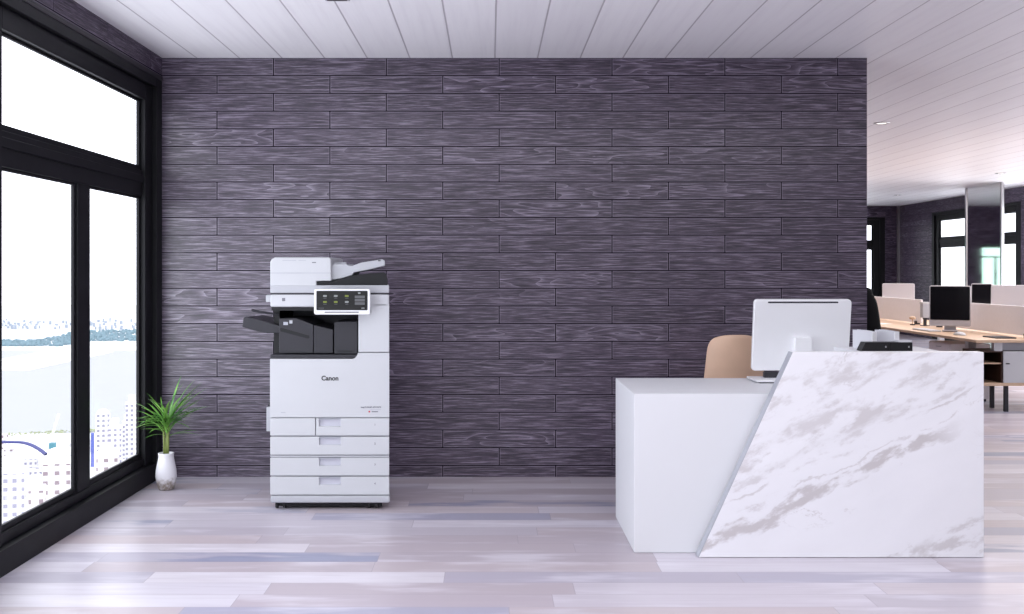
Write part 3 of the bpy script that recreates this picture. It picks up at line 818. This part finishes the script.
def desk_monitor(loc, rz, label, wd=.62, ht=.44, zb=.07, foot=(.2, .18)):
    t = thing('desktop_monitor', label, 'monitor', loc, rz)
    monitor_parts(t, wd, ht, zb, math.radians(3), 'dull_alu', 'screen', .03, .10, foot)
    return t
# front one: screen towards the seat on the left
desk_monitor((5.16, 11.80, ZD), math.radians(152), 'dark desktop screen facing left on the oak bench', .43, .455, .06, (.16, .16))
desk_monitor((5.90, 15.2, ZD), math.radians(-30), 'silver monitor back above the left desk screen', .44, .44, .06)
desk_monitor((5.93, 11.95, ZD), math.radians(-14), 'silver monitor back above the right desk screen', .44, .45, .07)
desk_monitor((7.06, 15.1, ZD), math.radians(135), 'small dark screen just right of the front dark screen', .29, .44, .06)
ds = thing('desk_caddy', 'dark grey upright caddy in the gap between desk screens', 'caddy', (5.40, 13.06, ZD))
obj('caddy_post', B(-.015, .015, -.015, .015, .008, .10), 'charcoal', ds)
obj('caddy_base', B(-.04, .04, -.05, .05, 0, .008), 'charcoal', ds)
obj('caddy_body', B(-.045, .045, -.04, .04, .10, .27), 'midgrey', ds, bevel=.003)
obj('caddy_lid', B(-.05, .05, -.045, .045, .27, .295), 'white', ds, bevel=.003)

# small things on the bench
ms = bmn(); bmesh.ops.create_uvsphere(ms, u_segments=20, v_segments=12, radius=1)
for v_ in ms.verts:
    v_.co = Vector((v_.co.x * .055, v_.co.y * .10, max(0, v_.co.z) * .038))
mo = obj('computer_mouse', ms, 'white', smooth=True); mo.location = (4.98, 11.15, ZD)
tag(mo, 'white computer mouse beside the dark screen on the oak bench', 'computer mouse')
def keyboard(loc, label):
    t = thing('keyboard', label, 'keyboard', loc, 0)
    obj('keyboard_body', B(-.07, .07, -.23, .23, 0, .014), 'white', t, bevel=.003)
    k_ = bmn()
    for i in range(5):
        for j in range(14): box(k_, -.058 + i * .023, -.039 + i * .023, -.215 + j * .031, -.19 + j * .031, .0142, .018)
    obj('keys', k_, 'paper', t)
keyboard((4.98, 12.0, ZD), 'flat white keyboard on the oak bench, left of the mouse')
nb = thing('notebook', 'dark notebook at the right end of the oak bench', 'notebook', (5.20, 10.72, ZD))
obj('cover', B(-.11, .09, -.15, .15, 0, .012), 'charcoal', nb, bevel=.002)
obj('page_block', B(-.105, .091, -.145, .145, .003, .009), 'paper', nb)
pc = thing('paper_sheets', 'white papers near the left end of the oak bench', 'paper', (5.02, 13.6, ZD), .2)
obj('sheet', B(-.11, .11, -.15, .15, 0, .003), 'paper', pc)
wf = thing('desk_ornament', 'small wooden ornament on a stem beside the left desk screen', 'ornament', (5.31, 13.22, ZD))
obj('ornament_base', lathe(bmn(), [(0, 0), (.03, 0), (.03, .012), (0, .012)], 16), 'charcoal', wf)
obj('stem', tube(bmn(), [(0, 0, .012), (0, 0, .07)], .006, 8), 'oak', wf)
obj('ornament_top', lathe(bmn(), [(0, .07), (.035, .075), (.042, .095), (.02, .11), (0, .112)], 16), 'oak', wf, smooth=True)

# cabinet hanging at the near end of the bench
cb = thing('storage_cabinet', 'white door cabinet with open brown shelves under the oak bench', 'cabinet', (4.86, 10.42, 0))
Zb, Zt = .292, .607
obj('base_board', B(-.01, 1.17, -.012, .42, Zb - .03, Zb), 'oak', cb, bevel=.002)
bd = bmn()
box(bd, 0, .012, 0, .40, Zb, Zt); box(bd, .012, 1.16, .385, .40, Zb, Zt); box(bd, .205, .217, 0, .385, Zb, Zt)
box(bd, 1.148, 1.16, 0, .385, Zb, Zt); box(bd, .012, .205, 0, .385, Zt - .012, Zt); box(bd, .217, 1.148, 0, .385, Zt - .012, Zt)
obj('carcass', bd, 'brown', cb)
obj('shelf', B(.0125, .2045, .004, .384, .478, .490), 'oak', cb)
for x in (.219, .686):
    d_ = obj('door', B(x, x + .462, -.014, -.001, Zb + .002, Zt - .001), 'white', cb, bevel=.002)
    obj('handle', tube(bmn(), [(x + .02, -.024, .484), (x + .055, -.024, .484)], .006, 8), 'charcoal', d_)
for x in (.26, 1.04):
    for y in (.04, .33): obj('leg', B(x, x + .035, y, y + .035, 0, Zb - .03), 'charcoal', cb)
pd = thing('drawer_pedestal', 'pale drawer pedestal beneath the middle of the oak bench', 'pedestal', (4.93, 11.25, 0))
obj('carcass', B(0, .42, 0, .55, .03, .62), 'partition', pd, bevel=.004)
for z in (.05, .24, .43): 
    q = obj('drawer', B(-.012, -.0005, .01, .54, z, z + .18), 'partition', pd, bevel=.003)
    obj('handle', B(-.022, -.012, .22, .33, z + .14, z + .15), 'steel', q)
obj('plinth', B(.03, .39, .03, .52, 0, .03), 'charcoal', pd)

# black office chair
oc = thing('office_chair', 'black office chair partly hidden by the end of the plank wall', 'chair', (3.115, 9.05, 0), math.radians(-8))
bk = bmn(); rows = []
for j in range(13):
    t = j / 12; z = .56 + .70 * t; hw = .255 - .075 * t ** 1.6
    if t > .9: hw *= .86
    rows.append([bk.verts.new((hw * e, -.06 + .06 * e * e - .05 * math.sin(t * PI), z)) for e in [-1 + i / 4 for i in range(9)]])
for a, b in zip(rows, rows[1:]):
    for i in range(8): bk.faces.new((a[i], a[i + 1], b[i + 1], b[i]))
obj('backrest', bk, 'fabric_black', oc, smooth=True, solid=.035, subd=1)
st_ = bmn(); prism(st_, rrect(-.24, .24, .43, .50, .03), 0.0, .48); obj('seat', st_, 'fabric_black', oc, bevel=.02)
obj('back_bar', tube(bmn(), [(0, .12, .42), (0, -.06, .44), (0, -.09, .62)], .018, 8), 'charcoal', oc)
obj('gas_column', tube(bmn(), [(0, .22, .10), (0, .22, .43)], .025, 12), 'charcoal', oc)
for i in range(5):
    a = 2 * PI * i / 5 + .3; dx, dy = math.cos(a), math.sin(a)
    l_ = obj('base_spoke', tube(bmn(), [(0, .22, .11), (dx * .27, .22 + dy * .27, .07)], [.022, .014], 8), 'charcoal', oc)
    wl = lathe(bmn(), [(0, -.02), (.025, -.02), (.025, .02), (0, .02)], 14)
    bmesh.ops.transform(wl, matrix=Matrix.Translation((dx * .27, .22 + dy * .27, .0255)) @ Matrix.Rotation(a, 4, 'Z') @ Matrix.Rotation(PI / 2, 4, 'Y'), verts=wl.verts)
    obj('caster', wl, 'rubber', l_)
for sx in (-1, 1):
    obj('armrest', tube(bmn(), [(sx * .22, .2, .44), (sx * .28, .2, .50), (sx * .28, .2, .66), (sx * .28, .36, .67), (sx * .28, .02, .67)], .014, 8), 'charcoal', oc)

# ------------------------------------------------------------------ city outside the window wall
G = -60.0
o = obj('river', B(-900, -60, 380, 840, G - 2, G - .6), 'river'); o['kind'] = 'structure'
o = obj('near_shore_ground', B(-500, -30, 120, 398, G - 2, G), 'land'); o['kind'] = 'structure'
o = obj('far_shore_ground', B(-1500, -60, 815, 1900, G - 2, G), 'land'); o['kind'] = 'structure'
CR0 = random.Random(21)
def tower(px, wpx, top, d, mat, label, cap=True, deep=1.0, rz=.25, group=None):
    c = at(px, top, d); h = c.z - G; w_ = wpx * d / F / 2
    t = thing('apartment_tower', label, 'building', (c.x, d, G), rz, group)
    obj('tower_block', B(-w_, w_, -w_ * deep, w_ * deep, 0, h), mat, t)
    if cap:
        obj('roof_house', B(-w_ * .55, w_ * .5, -w_ * .5 * deep, w_ * .5 * deep, h + .05, h + 2.2), 'city_roof', t)
        obj('parapet', B(-w_ * 1.04, w_ * 1.04, -w_ * 1.04 * deep, w_ * 1.04 * deep, h - .6, h + .05), 'city_roof', t)
    return t
tower(14, 23, 468, 190, 'facade_white', 'white windowed tower at the bottom left corner of the glass')
tower(36, 16, 486, 205, 'facade_band', 'low pale block right of the bottom left tower')
tower(58, 26, 459, 235, 'facade_band', 'broad banded block at the bottom of the left pane')
tower(63, 20, 449, 300, 'facade_white', 'pale stepped block behind the broad banded block')
t3 = tower(103, 13, 414, 318, 'facade_white', 'round-topped white tower in the right pane', cap=False)
w_ = 13 * 318 / F / 2; h_ = at(103, 414, 318).z - G
obj('round_crown', lathe(bmn(), [(0, h_ + 1.6), (w_ * .6, h_ + 1.3), (w_ * .95, h_ + .5), (w_ * 1.0, h_ - .2), (0, h_ - .2)], 20), 'city_roof', t3, smooth=True)
tower(115.5, 12, 426, 300, 'facade_white', 'white tower just right of the round-topped tower')
tower(132, 11, 402, 330, 'facade_white', 'tallest white tower at the right edge of the right pane')
tower(126, 6, 421, 345, 'facade_white', 'slim white tower behind the tallest tower')
tower(92.5, 3, 433, 330, 'facade_blue', 'thin blue glass tower at the left edge of the right pane', cap=False)
tower(30, 14, 456, 330, 'facade_white', 'small pale block on the near shore in the left pane', cap=True)
tower(9, 8, 447, 350, 'facade_band', 'small pale block near the shore at the far left', cap=True)
tower(108, 20, 452, 262, 'facade_band', 'low pale block in front of the round-topped tower')
tower(70, 10, 441, 340, 'facade_band', 'small pale block near the shore beside the mullion')
# low blocks between them, down to the shore line
taken = [(o.location.x, o.location.y, 14.0) for o in COL.objects if o.name.startswith('apartment_tower')]
n_ = 0
for _ in range(3000):
    if n_ >= 34: break
    px = CR0.uniform(-6, 150); py = CR0.uniform(448, 490)
    d = (EYE - G) * F / (py - 271); c = at(px, py, d)
    hx, hy, hh = CR0.uniform(2.0, 4.2), CR0.uniform(2.0, 4.0), CR0.uniform(1.8, 5)
    rr = math.hypot(hx, hy)
    if any((c.x - X) ** 2 + (d - Y) ** 2 < (rr + r2) ** 2 for X, Y, r2 in taken): continue
    taken.append((c.x, d, rr)); n_ += 1
    b_ = B(-hx, hx, -hy, hy, 0, hh); box(b_, -hx * .5, hx * .4, -hy * .5, hy * .5, hh, hh + 1.0)
    q = obj('low_block', b_, ('facade_white', 'facade_band')[n_ % 2])
    q.location = (c.x, d, G); q.rotation_euler = (0, 0, CR0.uniform(0, 1.2))
    tag(q, 'low pale block in the near shore city below the window', 'building', 'low pale blocks on the near shore')
# construction crane
c = at(53, 446, 330)
cr = thing('tower_crane', 'thin white crane leaning over the near shore', 'crane', (c.x, 330, G))
obj('mast', tube(bmn(), [(0, 0, 0), (0, 0, c.z - G)], .5, 6), 'city_roof', cr)
obj('jib', tube(bmn(), [(-1.6, 0, c.z - G - 1), (1.8, 0, at(57, 414, 330).z - G)], .35, 6), 'city_roof', cr)
obj('cab', B(-.9, .9, -.9, .9, c.z - G - .8, c.z - G + 1.0), plain('cyan_cab', (.08, .25, .30), .6), cr)
# curved road on the near shore
rd = bmn(); prev = None
for i in range(15):
    q = i / 14; px = -4 + 50 * q; py = 441 + 1.0 * q + 12 * max(0, q - .45) ** 2 * 3.2
    d = (EYE - G - 6) * F / (py - 271); c = at(px, py, d)
    a = rd.verts.new((c.x, d - 1.0, c.z)); b = rd.verts.new((c.x, d + 1.0, c.z))
    a2 = rd.verts.new((c.x, d - 1.0, c.z - .5)); b2 = rd.verts.new((c.x, d + 1.0, c.z - .5))
    if prev:
        for p, q4 in (((0, 1), (1, 0)),): pass
        rd.faces.new((prev[0], a, b, prev[1])); rd.faces.new((prev[2], a2, a, prev[0])); rd.faces.new((prev[1], b, b2, prev[3])); rd.faces.new((prev[3], b2, a2, prev[2]))
    prev = (a, b, a2, b2)
o = obj('elevated_road', rd, 'road'); o['kind'] = 'structure'
# trees: hazy belt on the far shore, thin green line along the near shore
def tree_belt(name, n, px0, px1, py0, py1, r0, r1, mat, label, seed, zs=.8):
    q = random.Random(seed); bm = bmn()
    for i in range(n):
        px = q.uniform(px0, px1); py = q.uniform(py0(px), py1(px))
        d = (EYE - G) * F / (py - 271); c = at(px, py, d); r = q.uniform(r0, r1) * d / F
        m = Matrix.Translation((c.x, d, G + r * .5)) @ Matrix.Diagonal((r, r, r * zs, 1))
        bmesh.ops.create_icosphere(bm, subdivisions=1, radius=1, matrix=m)
    o = obj(name, bm, mat); tag(o, label, 'trees', kind='stuff')
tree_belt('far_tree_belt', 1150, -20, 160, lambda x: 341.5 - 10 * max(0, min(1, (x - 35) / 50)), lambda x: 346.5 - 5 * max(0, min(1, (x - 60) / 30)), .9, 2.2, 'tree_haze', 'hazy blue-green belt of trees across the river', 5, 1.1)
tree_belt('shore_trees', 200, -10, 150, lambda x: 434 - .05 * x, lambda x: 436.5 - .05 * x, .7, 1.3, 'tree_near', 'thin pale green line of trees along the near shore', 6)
# far shore city: many small pale blocks
CR = random.Random(3)
first = None; spots = []
tries = 0
while len(spots) < 110 and tries < 6000:
    tries += 1
    px = CR.uniform(-14, 155); py = CR.uniform(321.5, 330.5)
    d = (EYE - G) * F / (py - 271); c = at(px, py, d); s_ = d / F
    hx, hy, hz = CR.uniform(.8, 2.2) * s_, CR.uniform(.8, 2.0) * s_, CR.uniform(1.5, 4.5) * s_
    rr = math.hypot(hx, hy)
    if any((c.x - X) ** 2 + (d - Y) ** 2 < (rr + r2) ** 2 for X, Y, r2 in spots): continue
    if (c.x - at(38, 320, 1240).x) ** 2 + (d - 1240) ** 2 < 900: continue
    spots.append((c.x, d, rr))
    if first is None:
        first = obj('far_building', B(-1, 1, -1, 1, 0, 1), 'city_far')
        tag(first, 'tiny hazy city block across the river', 'building', 'hazy city blocks across the river'); q = first
    else:
        q = first.copy(); COL.objects.link(q)
    q.location = (c.x, d, G); q.scale = (hx, hy, hz)
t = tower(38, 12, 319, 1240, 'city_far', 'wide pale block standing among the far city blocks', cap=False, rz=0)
pi_ = thing('river_pier', 'white pier sticking out from the far shore', 'pier', (at(28, 362, 690).x, 700, G))
obj('deck', B(-14, 16, -46, 100, -.6, .5), 'city_roof', pi_); obj('shed', B(-10, 9, -30, 80, .5, 5), 'city_roof', pi_)
